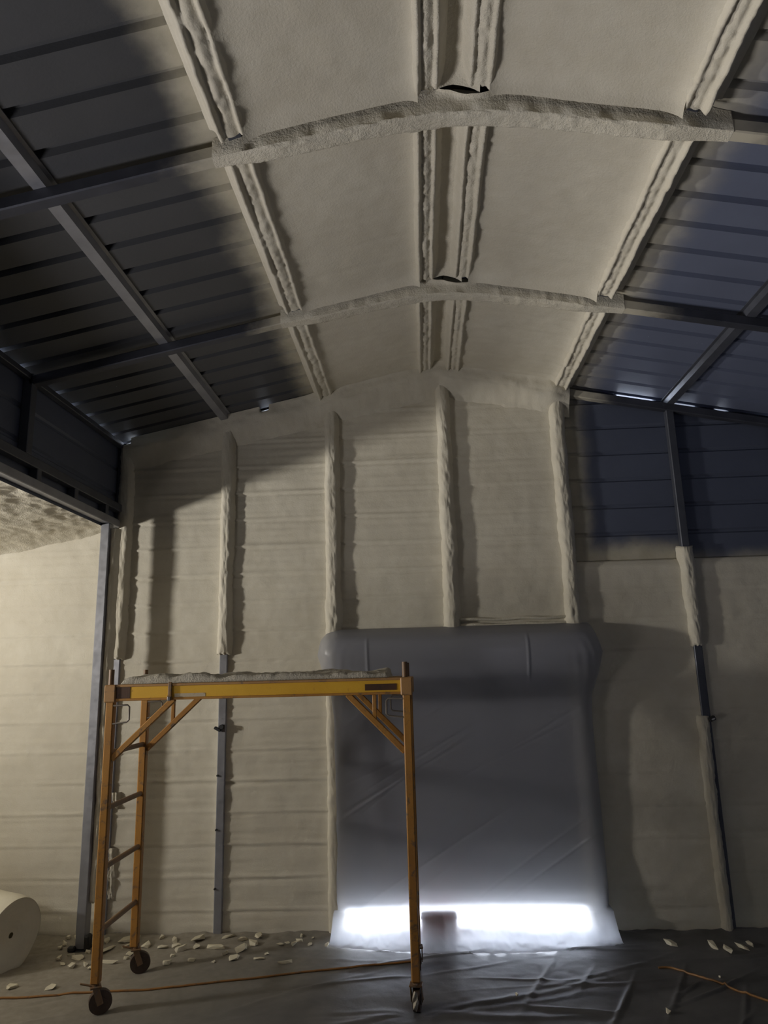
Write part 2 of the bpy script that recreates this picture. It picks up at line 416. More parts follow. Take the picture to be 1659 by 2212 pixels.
# ---- sprayed foam on the end wall, one field per bay
def foam_wall(xa, xb, za, topf, seed, streak=0.004, ribamp=0.005, res=0.014, base=0.03, thin_top=False, edge_l=True, edge_r=True):
    nx = max(8, int((xb - xa) / res)); zmax = max(topf(xa), topf(xb), topf(np.clip(X0, xa, xb)))
    nz = int((zmax - za) / res)
    xs = np.linspace(xa, xb, nx)
    P = np.zeros((nz + 2, nx + 2, 3)); tt = np.linspace(0, 1, nz)
    Xg, T = np.meshgrid(xs, tt); top = topf(Xg); Zg = za + (top - za) * T
    d = np.full(Xg.shape, base)
    if edge_l: d = d + 0.028 * np.exp(-np.abs(Xg - xa) / 0.05)
    if edge_r: d = d + 0.028 * np.exp(-np.abs(xb - Xg) / 0.05)
    if not thin_top: d = d + 0.05 * np.exp(-np.abs(top - Zg) / 0.07)
    d += 0.009 * fbm(Xg * 2.2, Zg * 2.2, seed, 3) + 0.003 * fbm(Xg * 12, Zg * 12, seed + 3, 3)
    # the siding ribs telegraph through as faint lips
    ph = (Zg - zr0) / RIB + 0.035 * fbm(Xg * 1.5, Zg * 1.0, seed + 9, 3); k = np.round(ph); dz = (ph - k) * RIB
    amp = ribamp * (0.4 + 1.2 * vnoise(Xg * 2.5, k * 3.7, seed + 21))
    d += amp * np.exp(-(dz / 0.011) ** 2) - .8 * amp * np.exp(-((dz + 0.017) / 0.009) ** 2)
    d += streak * fbm(Xg * 1.3, Zg * 30, seed + 31, 3)
    if thin_top: d = np.minimum(d, 0.008 + 0.5 * (top - Zg))
    d = np.maximum(d, 0.006)
    P[1:-1, 1:-1] = np.stack([Xg, D - d, Zg], -1)
    P[0] = P[1]; P[-1] = P[-2]; P[:, 0] = P[:, 1]; P[:, -1] = P[:, -2]
    for sl in (P[0], P[-1], P[:, 0], P[:, -1]): sl[..., 1] = D + .02
    return P[::-1]
rooftop = lambda x: zpan(x) - 0.050
lt = lambda x: zlean(np.asarray(x)) + 0.05
M = M_foam
grid('foam_panel', foam_wall(XO, -3.9, 0.0, lt, 300, res=.06), M, wall_back)
grid('foam_panel', foam_wall(-3.9, -2.47, 0.0, lt, 301, .004, .006, edge_l=False), M, wall_back)
grid('foam_panel', foam_wall(-2.47, -1.595, 0.0, rooftop, 311, .007, .008), M, wall_back)
grid('foam_panel', foam_wall(-1.595, -0.71, 0.0, rooftop, 322, .008, .009), M, wall_back)
grid('foam_panel', foam_wall(-0.71, 0.24, 2.06, rooftop, 333, .006, .009), M, wall_back)
grid('foam_panel', foam_wall(0.24, 1.19, 2.06, rooftop, 344, .004, .0035), M, wall_back)
seam = lambda x: np.full(np.shape(x), 2.70) if np.ndim(x) else 2.70
grid('foam_panel', foam_wall(1.19, 2.12, 0.0, seam, 355, .003, .004, thin_top=True), M, wall_back)
grid('foam_panel', foam_wall(2.12, XR, 0.0, seam, 366, .003, .004, thin_top=True), M, wall_back)
# cream lip where the foam was trimmed level above the door
sill = MB()
for zc, r in ((2.215, .016), (2.262, .012)):
    sill.path([(0.30 + .86 * t, D - .05 - .01 * math.sin(9 * t + zc * 20), zc + .004 * math.sin(14 * t)) for t in np.linspace(0, 1, 26)], r, 8)
sill.build('foam_lip', M_foam_rough, wall_back, smooth=True)

# ---- other walls (dark sheeting, mostly out of view)
wall_right = MB().box2((XR + .03, YF, 0), (XR + .06, D + .05, float(zpan(XR)))).build('wall_right', M_side); tag(wall_right, kind='structure')
wall_left = empty('wall_left', kind='structure')
xw = XL - .035
def side_sheet(ya, yb, z_lo, z_hi):
    prof = [(z_lo, 0)]
    for k in range(20):
        c = 3.16 + k * RIB
        if z_lo + .03 < c < z_hi - .03: prof += [(c - .021, 0), (c - .008, .015), (c + .008, .015), (c + .021, 0)]
    prof.append((z_hi, 0))
    P = np.zeros((2, len(prof), 3))
    for i, y in enumerate((ya, yb)):
        for j, (z, d) in enumerate(prof): P[i, j] = (xw - d, y, z)
    return P
ye = [YF, -1.0, 1.4, 4.25, D + .03]
for a, b in zip(ye[:-1], ye[1:]): grid('siding_panel', side_sheet(a, b, 3.08, float(zpan(xw)) - .004), M_side, wall_left, smooth=False)
for a, b in ((YF, -.4), (-.4, 2.7), (2.7, D + .03)):
    prof = [(0.0, 0)]
    for k in range(20):
        c = .19 + k * RIB
        if c < float(zpan(XR)) - .06: prof += [(c - .021, 0), (c - .008, .015), (c + .008, .015), (c + .021, 0)]
    prof.append((float(zpan(XR)) - .01, 0)); P = np.zeros((2, len(prof), 3))
    for i, y in enumerate((a, b)):
        for j, (z, d) in enumerate(prof): P[i, j] = (XR + .012 + d, y, z)
    grid('siding_panel', P, M_side, wall_right, smooth=False)
wall_outer = MB().box2((XO - .08, YF, 0), (XO, D + .05, 2.46)).build('wall_outer_left', M_foam); tag(wall_outer, kind='structure')
fw = MB()
for a, b in ((XO, -2.55),): fw.prism([(a, YF - .04, 0), (b, YF - .04, 0), (b, YF - .04, 3.15), (a, YF - .04, 2.42)], (0, .04, 0))
fw.prism([(-2.55, YF - .04, 0), (1.3, YF - .04, 0), (1.3, YF - .04, float(zpan(1.3))), (X0, YF - .04, float(zpan(X0))), (-2.55, YF - .04, float(zpan(-2.55)))], (0, .04, 0))
fw.prism([(1.6, YF - .04, 0), (3.0, YF - .04, 0), (3.0, YF - .04, float(zpan(3.0))), (1.6, YF - .04, float(zpan(1.6)))], (0, .04, 0))
fw.prism([(1.3, YF - .04, .80), (1.6, YF - .04, .80), (1.6, YF - .04, float(zpan(1.6))), (1.3, YF - .04, float(zpan(1.3)))], (0, .04, 0))  # opening left below this piece is added to let in fill light
wall_front = fw.build('wall_front', M_side); tag(wall_front, kind='structure')

# ---- ceiling foam: one field per bay and slope
def foam_ceiling(xa, xb, ya, yb, seed, res=.02, base=.03, fx=(1, 1), amp=1.0):
    nx = max(6, int((xb - xa) / res)); ny = max(6, int((yb - ya) / res))
    xs = np.linspace(xa, xb, nx); ys = np.linspace(ya, yb, ny); Xg, Yg = np.meshgrid(xs, ys)
    t = np.full(Xg.shape, base)
    t += fx[0] * .030 * np.exp(-(Xg - xa) / .035) + fx[1] * .030 * np.exp(-(xb - Xg) / .035)
    t += .05 * np.exp(-(Yg - ya) / .035) + .05 * np.exp(-(yb - Yg) / .035)
    t += amp * (.008 * fbm(Xg * 2.5, Yg * 2.5, seed, 3) + .003 * fbm(Xg * 14, Yg * 14, seed + 5, 3))
    ph = (Yg - 2.08) / RIB; k = np.round(ph); dy = (ph - k) * RIB
    t -= .003 * (.3 + vnoise(Xg * 2, k * 3.3, seed + 2)) * np.exp(-(dy / .02) ** 2)
    return np.stack([Xg, Yg, zpan(Xg) - t], -1)
bays = []
for k in range(4):
    yb_ = D - .075 - k * S if k else D - .02
    ya_ = D - (k + 1) * S + .02
    bays.append((ya_ - .0, yb_))
for i, (ya_, yb_) in enumerate(bays):
    r_ = .02 if i < 3 else .06
    grid('foam_panel', foam_ceiling(PX[1] + .05, PX[2] - .04, ya_, yb_, 400 + i * 10, r_), M_foam, ceiling)
    grid('foam_panel', foam_ceiling(PX[2] + .0, PX[3] - .0, ya_, yb_, 403 + i * 10, r_, base=.012, amp=.8), M_foam_rough, ceiling)
    grid('foam_panel', foam_ceiling(PX[3] + .04, PX[4] - .05, ya_, yb_, 406 + i * 10, r_), M_foam, ceiling)
# lean-to ceiling foam
def lean_ceiling(xa, xb, ya, yb, seed, res):
    nx = int((xb - xa) / res); ny = int((yb - ya) / res)
    Xg, Yg = np.meshgrid(np.linspace(xa, xb, nx), np.linspace(ya, yb, ny))
    near = np.exp(-(-2.56 - Xg) / .22)
    t = .02 + .012 * fbm(Xg * 2, Yg * 2, seed, 3) + .016 * near * fbm(Xg * 20, Yg * 16, seed + 4, 4) + .012 * fbm(Xg * 12, Yg * 5, seed + 7, 3)
    t += .05 * np.exp(-(yb - Yg) / .07)
    t += .006 * fbm(Xg * 1.5, Yg * 9 + Xg, seed + 8, 3)
    return np.stack([Xg, Yg, zlean(Xg) + .05 - t], -1)
grid('foam_panel', lean_ceiling(-3.9, -2.546, 3.4, D - .02, 501, .014), M_foam_rough, ceiling2)
grid('foam_panel', lean_ceiling(-3.9, -2.546, YF, 3.4, 502, .06), M_foam, ceiling2)
grid('foam_panel', lean_ceiling(XO, -3.9, YF, D - .02, 503, .06), M_foam, ceiling2)

# ================================================================== PURLINS
def hat(mb, x, y0, y1, sgn):
    # hat channel hung under the panel: brims up against the panel, crown facing the room
    z0 = float(zpan(x)); tl = SL * (1 if x < X0 else -1)
    prof = [(-.055, 0), (-.032, 0), (-.024, -.036), (.024, -.036), (.032, 0), (.055, 0), (.055, -.004), (.036, -.004), (.028, -.041), (-.028, -.041), (-.036, -.004), (-.055, -.004)]
    prof = prof[:6] + prof[6:]
    mb.prism([(x + u, y0, z0 + u * tl + w) for u, w in prof], (0, y1 - y0, 0))
    return mb
def purlin_coat(x, ya, yb, seed, wl=.105, wr=.105, h1=.062, h2=.058, sep=.045, skirt=True):
    us = np.linspace(-wl, wr, 30); ys = np.linspace(ya, yb, max(10, int((yb - ya) / .011))); U, Yg = np.meshgrid(us, ys)
    w = .005 * fbm(Yg * 4, Yg * 0 + 1, seed, 3)
    a1 = h1 * (1 + .25 * fbm(Yg * 7, Yg * 0, seed + 1, 4)); a2 = h2 * (1 + .25 * fbm(Yg * 7, Yg * 0 + 5, seed + 2, 4))
    t = .004 + np.maximum(a1 * np.exp(-((U + sep + w) / .024) ** 2), a2 * np.exp(-((U - sep + w) / .024) ** 2))
    t = np.maximum(t, .040 * np.exp(-(U / .05) ** 4))
    t += .03 * np.exp(-np.abs(U) / .09) * sstep(.11, .05, np.abs(U))
    t += (.010 * fbm(U * 22, Yg * 14, seed + 4, 4) + .007 * fbm(U * 45, Yg * 42, seed + 6, 3)) * sstep(.004, .03, t)
    t = np.maximum(t, .002)
    t[:, 0] = -.002; t[:, -1] = -.002
    return np.stack([x + U, Yg, zpan(x + U) - t], -1)
plab = ['bare galvanised purlin with two bright edges on the dark left roof slope',
        'foam coated double ridged purlin along the left edge of the sprayed ceiling',
        'left one of the two foam coated purlins at the roof ridge',
        'right one of the two foam coated purlins at the roof ridge',
        'pale foam coated purlin along the right edge of the sprayed ceiling',
        'bare dark purlin crossing the blue grey right roof slope']
for i, x in enumerate(PX):
    t = empty('roof_purlin', (x, D, float(zpan(x))), plab[i], 'purlin', 'purlins running the length of the roof')
    hat(MB(), x, YF, D - .01, 1).build('hat_channel', M_galv if i == 0 else M_tube_dark, t)
    if 1 <= i <= 4:
        for k, (ya_, yb_) in enumerate(bays[:3]):
            kw = {}
            if i == 1: kw = dict(h1=.060, h2=.052, sep=.047)
            if i == 4: kw = dict(h1=.052, h2=.066, sep=.042, wr=.12)
            if i in (2, 3): kw = dict(h1=.060, h2=.056, sep=.042, wl=.09, wr=.09)
            grid('foam_coat', purlin_coat(x, ya_ + .01, yb_ - .01, 600 + i * 31 + k * 7, **kw), M_foam_rough if i in (2, 3) else M_foam, t)

# ================================================================== BOWS
def bow_coat(y, xa, xb, seed, gap=None, backside=True):
    xs = np.linspace(xa, xb, int((xb - xa) / .014)); ns = 26
    P = np.zeros((len(xs), ns, 3))
    th = np.linspace(0, 1, ns)
    for i, x in enumerate(xs):
        e = min(x - xa, xb - x); f = float(sstep(-.02, .30, e))
        r = .0325 + .016 * f
        zt_ = float(zbow(x)); zc = zt_ - f * SL * (math.sqrt((x - X0) ** 2 + .30 ** 2) - abs(x - X0)); top = .068 + zt_ - zc
        # loop: panel (camera side) -> down the front -> bottom -> up the back -> panel
        up = (top + .0)
        ang = np.linspace(0, math.pi, 14)
        pts = [(-r - .028 * f, up), (-r - .010 * f, up - .02), (-r - .002, .030)]
        pts += [(-r * math.cos(a) if False else -r * np.sign(math.cos(a)) * abs(math.cos(a)) ** .55, -.0335 - .014 * f * math.sin(a) if True else 0) for a in ang]
        pts += [(r + .002, .030), (r + .010 * f, up - .02), (r + .028 * f, up)]
        pp = np.array(pts); s_ = np.linspace(0, 1, len(pp)); q = np.stack([np.interp(th, s_, pp[:, 0]), np.interp(th, s_, pp[:, 1])], 1)
        if gap:
            g_ = gap[2] * max(0.0, 1 - ((x - gap[0]) / gap[1]) ** 2)
            m = q[:, 0] < 0
            q[m, 1] = np.where(q[m, 1] > .0, np.minimum(q[m, 1], top - .002 - g_), q[m, 1])
        P[i, :, 0] = x; P[i, :, 1] = y + q[:, 0]; P[i, :, 2] = zc + q[:, 1]
    U, V = np.meshgrid(th, xs)
    dn = (.011 * fbm(V * 9, U * 5, seed, 4) + .009 * fbm(V * 30, U * 9, seed + 3, 3)) * sstep(-.01, .3, np.minimum(V - xa, xb - V))
    P[..., 2] -= np.abs(dn) * ((U > .1) & (U < .9)); P[..., 1] += dn * np.where(U < .5, -1, 1) * .6
    return P
blab = ['steel roof bow against the far end wall, its left and middle buried in foam',
        'steel roof bow crossing mid ceiling, foam coated around the ridge and bare at both ends',
        'nearest steel roof bow at the top of the photo, foam coated around the ridge']
for k in range(3):
    y = D - .046 if k == 0 else D - k * S
    t = empty('roof_bow', (X0, y, ZB), blab[k], 'roof beam', 'tube bows carrying the roof')
    for xa, xb in ((XL, X0), (X0, XR)):
        MB().bar((xa, y, float(zbow(xa))), (xb, y, float(zbow(xb))), .064, .064, (0, 1, 0), .006).build('rafter_tube', M_rafter, t)
    zl = 3.30 if k else 3.0
    MB().box2((XL - .032, y - .032, zl), (XL + .032, y + .032, float(zbow(XL)) + .05), .005).build('leg', M_tube_dark, t)
    MB().box2((XR - .032, y - .032, 0), (XR + .032, y + .032, float(zbow(XR)) + .05), .005).build('leg', M_tube_dark, t)
    if k == 0:
        # foam cove between end wall and roof
        xs = np.linspace(XL + .02, 1.30, 360); ns = 16; th = np.linspace(0, 1, ns)
        P = np.zeros((len(xs), ns, 3))
        for i, x in enumerate(xs):
            f = float(sstep(1.34, 1.12, x)); lf = float(sstep(-.95, -.6, x))
            out = (.062 + .036 + .03 + .07 * lf * f); zc = float(zpan(x)); cut = .030 if (-2.50 < x < -2.42 or -1.31 < x < -1.24) else 0.0
            pts = np.array([(-out - .02 * lf, -.004 - cut * 1.5), (-out + .005, -.045), (-out + .012, -.10), (-out + .03, -.145), (-.055, -.19 - .04 * f), (-.03, -.28)])
            if cut: pts[0] = (-.082, -.036); pts[1] = (-out + .01, -.052)
            s_ = np.linspace(0, 1, 6); P[i, :, 0] = x
            P[i, :, 1] = D + np.interp(th, s_, pts[:, 0]); P[i, :, 2] = zc + np.interp(th, s_, pts[:, 1])
        U, V = np.meshgrid(th, xs); dn = .014 * fbm(V * 4, U * 3, 71, 4) + .006 * fbm(V * 18, U * 8, 72, 3)
        P[..., 1] += dn * ((U > .05)); P[..., 2] += dn * .5 * (U > .05)
        grid('foam_coat', P, M_foam, t)
    else:
        gp = (X0 + .06, .24, .098) if k == 1 else (X0 + .06, .19, .100)
        grid('foam_coat', bow_coat(y, -.85, 1.36 if k == 1 else 1.40, 640 + k * 9, gap=gp), M_foam_rough, t)

# ================================================================== HEADER over the side opening
hd = empty('side_header', (XL, D, 3.1), 'dark ladder header of two steel tubes above the opening on the left', 'header beam')
MB().box2((XL - .032, YF, 3.100), (XL + .032, D - .12, 3.164), .005).build('lower_tube', M_galv, hd)
MB().box2((XL - .032, YF, 3.238), (XL + .032, D - .02, 3.302), .005).build('upper_tube', M_tube_dark, hd)
for k in range(8):
    y = 5.42 - k * .515
    MB().box2((XL - .03, y - .026, 3.160), (XL + .030, y + .026, 3.242), .004).build('spacer', M_tube_dark, hd)
ev = empty('eave_rail', (XL, D, 3.8), 'dark eave rail where the left roof slope meets the side wall', 'eave rail')
MB().box2((XL - .03, YF, float(zpan(XL)) - .060), (XL + .02, D - .03, float(zpan(XL)) - .020), .004).build('rail_tube', M_tube_dark, ev)

# ================================================================== END WALL POSTS
def post_coat(x, z0, z1, seed, half=.036, out=.095, lean=0.0, taper0=.03, taper1=.0, rough=.008):
    zs = np.linspace(z0, z1, max(12, int((z1 - z0) / .016))); ns = 20; u = np.linspace(-1, 1, ns)
    U, Zg = np.meshgrid(u, zs)
    w = half + .012 + .010 * fbm(Zg * 5, Zg * 0, seed, 3)
    prof = (1 - np.abs(U) ** 3.2) ** .42
    dep = .022 + (out - .022) * prof
    wx = x + U * (w + .02 * (1 - prof)) + .006 * fbm(Zg * 3, Zg * 0 + 9, seed + 5, 3)
    n = rough * fbm(U * 2 + Zg * 3, Zg * 14, seed + 2, 4) + .5 * rough * fbm(U * 6, Zg * 40, seed + 3, 3)
    P = np.stack([wx + n * U, D - dep - n * prof, Zg + 0 * U], -1)
    P[:, 0, 1] = D - .005; P[:, -1, 1] = D - .005
    if taper0:
        P[0, :, 1] = D - .02; P[0, :, 2] += .012 * np.sin(u * 9 + seed)
    if taper1: P[-1, :, 1] = D - .02
    return P[::-1]
def screws(mb, x, zs, y, r=.008):
    for z in zs: mb.cyl((x, y + .002, z), (x, y - .014, z), r, 6)
    return mb
def wall_post(i, label, tube_z, coats, bare_mat=M_galv):
    x = QX[i]
    t = empty('wall_post', (x, D - .032, 0), label, 'post', 'square tube posts along the end wall')
    MB().box2((x - .032, D - .066, tube_z[0]), (x + .032, D - .002, tube_z[1]), .006).build('square_tube', bare_mat, t)
    for j, c in enumerate(coats): grid('foam_coat', post_coat(x, *c[:2], 700 + i * 13 + j, **c[2]), M_foam, t)
    return t
zt = [float(zpan(x)) - .05 for x in QX]
p0 = wall_post(0, 'left corner post of the far wall, foam on top and bare grey below', (0, zt[0]), [(2.02, zt[0], dict(half=.045, out=.10))])
for j, (za, zb) in enumerate(((.25, .62), (.9, 1.02))): grid('foam_coat', post_coat(QX[0] + .045, za, zb, 790 + j, half=.012, out=.06, rough=.02), M_foam_rough, p0)
p1 = wall_post(1, 'second post from left on the far wall, bare grey steel below scaffold height', (0, zt[1]), [(2.035, zt[1], dict(half=.036, out=.098))])
MB().box((QX[1] - .028, D - .085, 1.475), (.055, .03, .022), .004, Matrix.Rotation(.5, 3, 'Y')).cyl((QX[1] + .005, D - .07, 1.492), (QX[1] + .005, D - .105, 1.492), .017, 10).build('clamp', M_black, p1)
for z in (1.13, .74, .33): screws(MB(), QX[1] - .024, (z,), D - .066).build('screw', M_black, p1)
p2 = wall_post(2, 'foam coated post standing directly left of the covered door', (0, zt[2]), [(0.0, zt[2], dict(half=.042, out=.105, taper0=0))])
p3 = wall_post(3, 'foam coated middle post rising from the door top to the roof ridge', (2.06, zt[3]), [(2.1, zt[3], dict(half=.040, out=.105, taper0=0))])
p4 = wall_post(4, 'foam coated post at the right edge of the fully sprayed upper wall', (0, zt[4]), [(0.0, zt[4], dict(half=.040, out=.102, taper0=0))])
p5 = wall_post(5, 'rightmost visible post, bare dark steel at the top and foam edged below', (0, zt[5]), [(2.0, 2.80, dict(half=.032, out=.090, taper1=.01))], M_tube_dark)
grid('foam_coat', post_coat(QX[5] - .026, 0.0, 1.50, 771, half=.020, out=.092, taper0=0, taper1=.01), M_foam, p5)
MB().box((QX[5] + .03, D - .085, 1.468), (.05, .03, .035), .005, Matrix.Rotation(-.4, 3, 'Y')).build('clamp', M_black, p5)
MB().box((QX[5] + .034, D - .104, 1.466), (.026, .012, .012), .003, Matrix.Rotation(-.5, 3, 'Y')).build('clamp_lever', M_chrome, p5)
# free standing corner post under the header
cp = empty('corner_post', (XL, 5.5, 0), 'bare grey steel post under the end of the header, standing clear of the wall', 'post')
MB().box2((XL - .036, 5.46, .012), (XL + .036, 5.54, 3.10), .006).build('square_tube', M_galv, cp)
MB().box2((XL - .075, 5.43, 0.0), (XL + .06, 5.57, .012), .002).build('base_plate', M_black, cp)
MB().box2((XL - .07, 5.415, .010), (XL - .02, 5.455, .045), .008).build('anchor_bracket', M_black, cp)
MB().box2((XL + .04, 5.43, .010), (XL + .075, 5.50, .11), .01).build('anchor_bracket', M_black, cp)
grid('foam_coat', (lambda A: A + np.array([0, -.30 + .065, 0]))(post_coat(XL + .058, 0.3, 3.06, 810, half=.010, out=.06, rough=.006)), M_foam, cp)

# ================================================================== DOOR and its plastic cover
door = empty('door_1', (0.28, D, 0), kind='structure')
k = 0; z = 0.185
while z < 2.0:
    MB().prism([(DX0 - .02, D + .010, z), (DX0 - .02, D + .004, z + .012), (DX0 - .02, D + .004, z + .060), (DX0 - .02, D + .010, z + .078), (DX0 - .02, D + .018, z + .078), (DX0 - .02, D + .018, z)], (DX1 - DX0 + .04, 0, 0)).build('slat', M_curtain, door); z += .078
MB().cyl((DX0 - .04, D - .15, 2.02), (DX1 + .04, D - .15, 2.02), .125, 28).build('curtain_roll', M_curtain, door, smooth=True)
for x in (DX0 - .035, DX1 + .035): MB().box2((x - .025, D - .03, 0), (x + .025, D + .02, 2.0), .003).build('guide_rail', M_galv, door)
MB().box2((DX0, D - .002, .165), (DX1, D + .022, .195), .004).build('bottom_bar', M_galv, door)

def cover_sheet():
    ctrl = [  # (s, distance out from the wall, z)
        (0.00, .070, 2.215), (.04, .16, 2.190), (.09, .285, 2.125), (.125, .320, 2.05), (.16, .312, 1.96), (.20, .275, 1.86), (.26, .205, 1.72), (.33, .165, 1.55),
        (.50, .140, 1.10), (.70, .135, .62), (.84, .165, .30), (.90, .235, .19), (.945, .34, .085), (.975, .425, .018), (1.0, .47, .013)]
    ctrl = np.array(ctrl); nv, nu = 300, 320
    s = np.linspace(0, 1, nv); u = np.linspace(0, 1, nu)
    out = np.interp(s, ctrl[:, 0], ctrl[:, 1]); z = np.interp(s, ctrl[:, 0], ctrl[:, 2])
    k_ = np.ones(9) / 9
    sm = lambda a: np.convolve(np.pad(a, 4, 'edge'), k_, 'valid')
    out, z = sm(out), sm(z)
    xl = np.interp(s, [0, .08, .14, .2, .26, .34, .6, .9, 1], [-.72, -.80, -.83, -.79, -.735, -.72, -.725, -.72, -.74])
    xr = np.interp(s, [0, .08, .15, .22, .28, .36, .6, .9, 1], [1.30, 1.33, 1.37, 1.33, 1.275, 1.265, 1.275, 1.275, 1.30])
    U, Sg = np.meshgrid(u, s)
    X = xl[:, None] + (xr - xl)[:, None] * U; O = out[:, None] + 0 * U; Zg = z[:, None] + 0 * U
    edge = np.minimum(U, 1 - U)
    O = O * (1 - .55 * np.exp(-edge / .018) * (Sg < .9)) + 0
    # bottom billows out most in the middle
    bel = np.sin(np.pi * np.clip(U, 0, 1)) ** .8
    O = O - (.17 * (1 - bel)) * sstep(.82, 1.0, Sg)
    # long slanting creases
    rng = random.Random(3)
    for _ in range(15):
        z0 = rng.uniform(.1, 1.9); sl = rng.uniform(.38, .75); x0 = rng.uniform(-.7, 1.2); L = rng.uniform(.3, .8); a = rng.uniform(.0015, .0035) * rng.choice((-1, 1, 1)); w = rng.uniform(.006, .011)
        d = (Zg - z0 - sl * (X - x0)) / math.sqrt(1 + sl * sl); al = (X - x0)
        O += a * np.exp(-(d / w) ** 2) * np.exp(-(al / L) ** 2) * sstep(.22, .34, Sg) * (1 - sstep(.88, .95, Sg))
    # vertical folds left of the middle and gathers at the roll ends
    O += .012 * np.exp(-((X + .50) / .10) ** 2) * sstep(.25, .4, Sg) * (1 - sstep(.85, .97, Sg))
    O += .006 * np.sin(X * 21 + Zg * 3) * np.exp(-((X + .45) / .22) ** 2) * sstep(.25, .4, Sg) * (1 - sstep(.8, .95, Sg))
    for xc in (-.43, .78): O += .006 * np.exp(-((X - xc - .02 * Sg) / .010) ** 2) * sstep(.05, .12, Sg) * (1 - sstep(.2, .26, Sg))
    gath = np.exp(-np.abs(Sg - .18) / .08)
    O += .007 * gath * np.exp(-edge / .05) * np.sin(edge * 190 + Sg * 60 + 4 * U)
    O -= .05 * np.exp(-((U - .012) / .022) ** 2 - ((Sg - .17) / .035) ** 2)
    O += .007 * fbm(X * 1.6, Zg * 1.3, 901, 3) * sstep(.1, .3, Sg)
    low = sstep(.86, .97, Sg); O += .02 * low * fbm(X * 7, X * 0, 905, 3); Zg = Zg + low * .018 * np.abs(fbm(X * 9, O * 12, 907, 3))
    return np.stack([X, D - O, Zg], -1)
pl = grid('door_cover_sheet', cover_sheet(), M_plastic)
tag(pl, 'grey translucent plastic sheet draped over the roll up door, glowing along its bottom', 'plastic sheet')
rb = empty('covered_box', (.04, D - .14, 0), 'dark red box hidden behind the glowing bottom of the door plastic', 'box')
MB().box2((-.085, D - .225, .002), (.165, D - .09, .150), .010).build('body', M_red, rb)
MB().box2((-.09, D - .225, .150), (.17, D - .085, .172), .008).build('lid', M_red, rb)

# ================================================================== FLOOR SHEETING
_rng = random.Random(11)
_folds = []
for _ in range(46):
    _folds.append((_rng.uniform(-3.6, 2.8), _rng.uniform(4.0, 5.5), _rng.uniform(-.15, .75), _rng.uniform(.3, 1.0), _rng.uniform(.003, .008), _rng.uniform(.014, .030)))
for _ in range(16):   # steeper folds at the front right
    _folds.append((_rng.uniform(.1, 2.6), _rng.uniform(4.1, 5.0), _rng.uniform(-.5, 2.6), _rng.uniform(.12, .4), _rng.uniform(.006, .014), _rng.uniform(.010, .018)))
def floor_z(X, Yv):
    X = np.asarray(X, float); Yv = np.asarray(Yv, float)
    z = .012 + .010 * np.abs(fbm(X * 1.7, Yv * 1.7, 950, 4)) + .004 * fbm(X * 8, Yv * 8, 951, 3)
    for x0, y0, sl, L, a, w in _folds:
        th = math.atan(sl); dx = X - x0; dy = Yv - y0
        d = -dx * math.sin(th) + dy * math.cos(th) + .02 * np.sin(dx * 5 + x0); al = dx * math.cos(th) + dy * math.sin(th)
        z = z + a * np.exp(-(d / w) ** 2) * np.exp(-(al / L) ** 2)
    z = z + .03 * sstep(D - .30, D - .06, Yv) * (.4 + fbm(X * 5, Yv * 5, 955, 3))
    # kept flat under things that stand on it
    for (x, y) in ((-1.955, 4.5), (-1.935, 5.07), (-.114, 4.51), (-.114, 5.07), (XL, 5.5)):
        r2 = (X - x) ** 2 + (Yv - y) ** 2; f = np.exp(-(r2 / .012)); z = z * (1 - f) + .004 * f
    return np.maximum(z, .002)
xs = np.concatenate([np.linspace(XO + .05, -3.9, 30)[:-1], np.linspace(-3.9, 2.9, 560)])
ys = np.concatenate([np.linspace(YF + .1, 3.9, 60)[:-1], np.linspace(3.9, D - .045, 170)])
Xg, Yg = np.meshgrid(xs, ys)
fs = grid('floor_sheeting', np.stack([Xg, Yg, floor_z(Xg, Yg)], -1), M_floorsheet)
tag(fs, 'wrinkled dark plastic sheeting spread over the whole floor, dusty beige at the left', 'floor sheet')

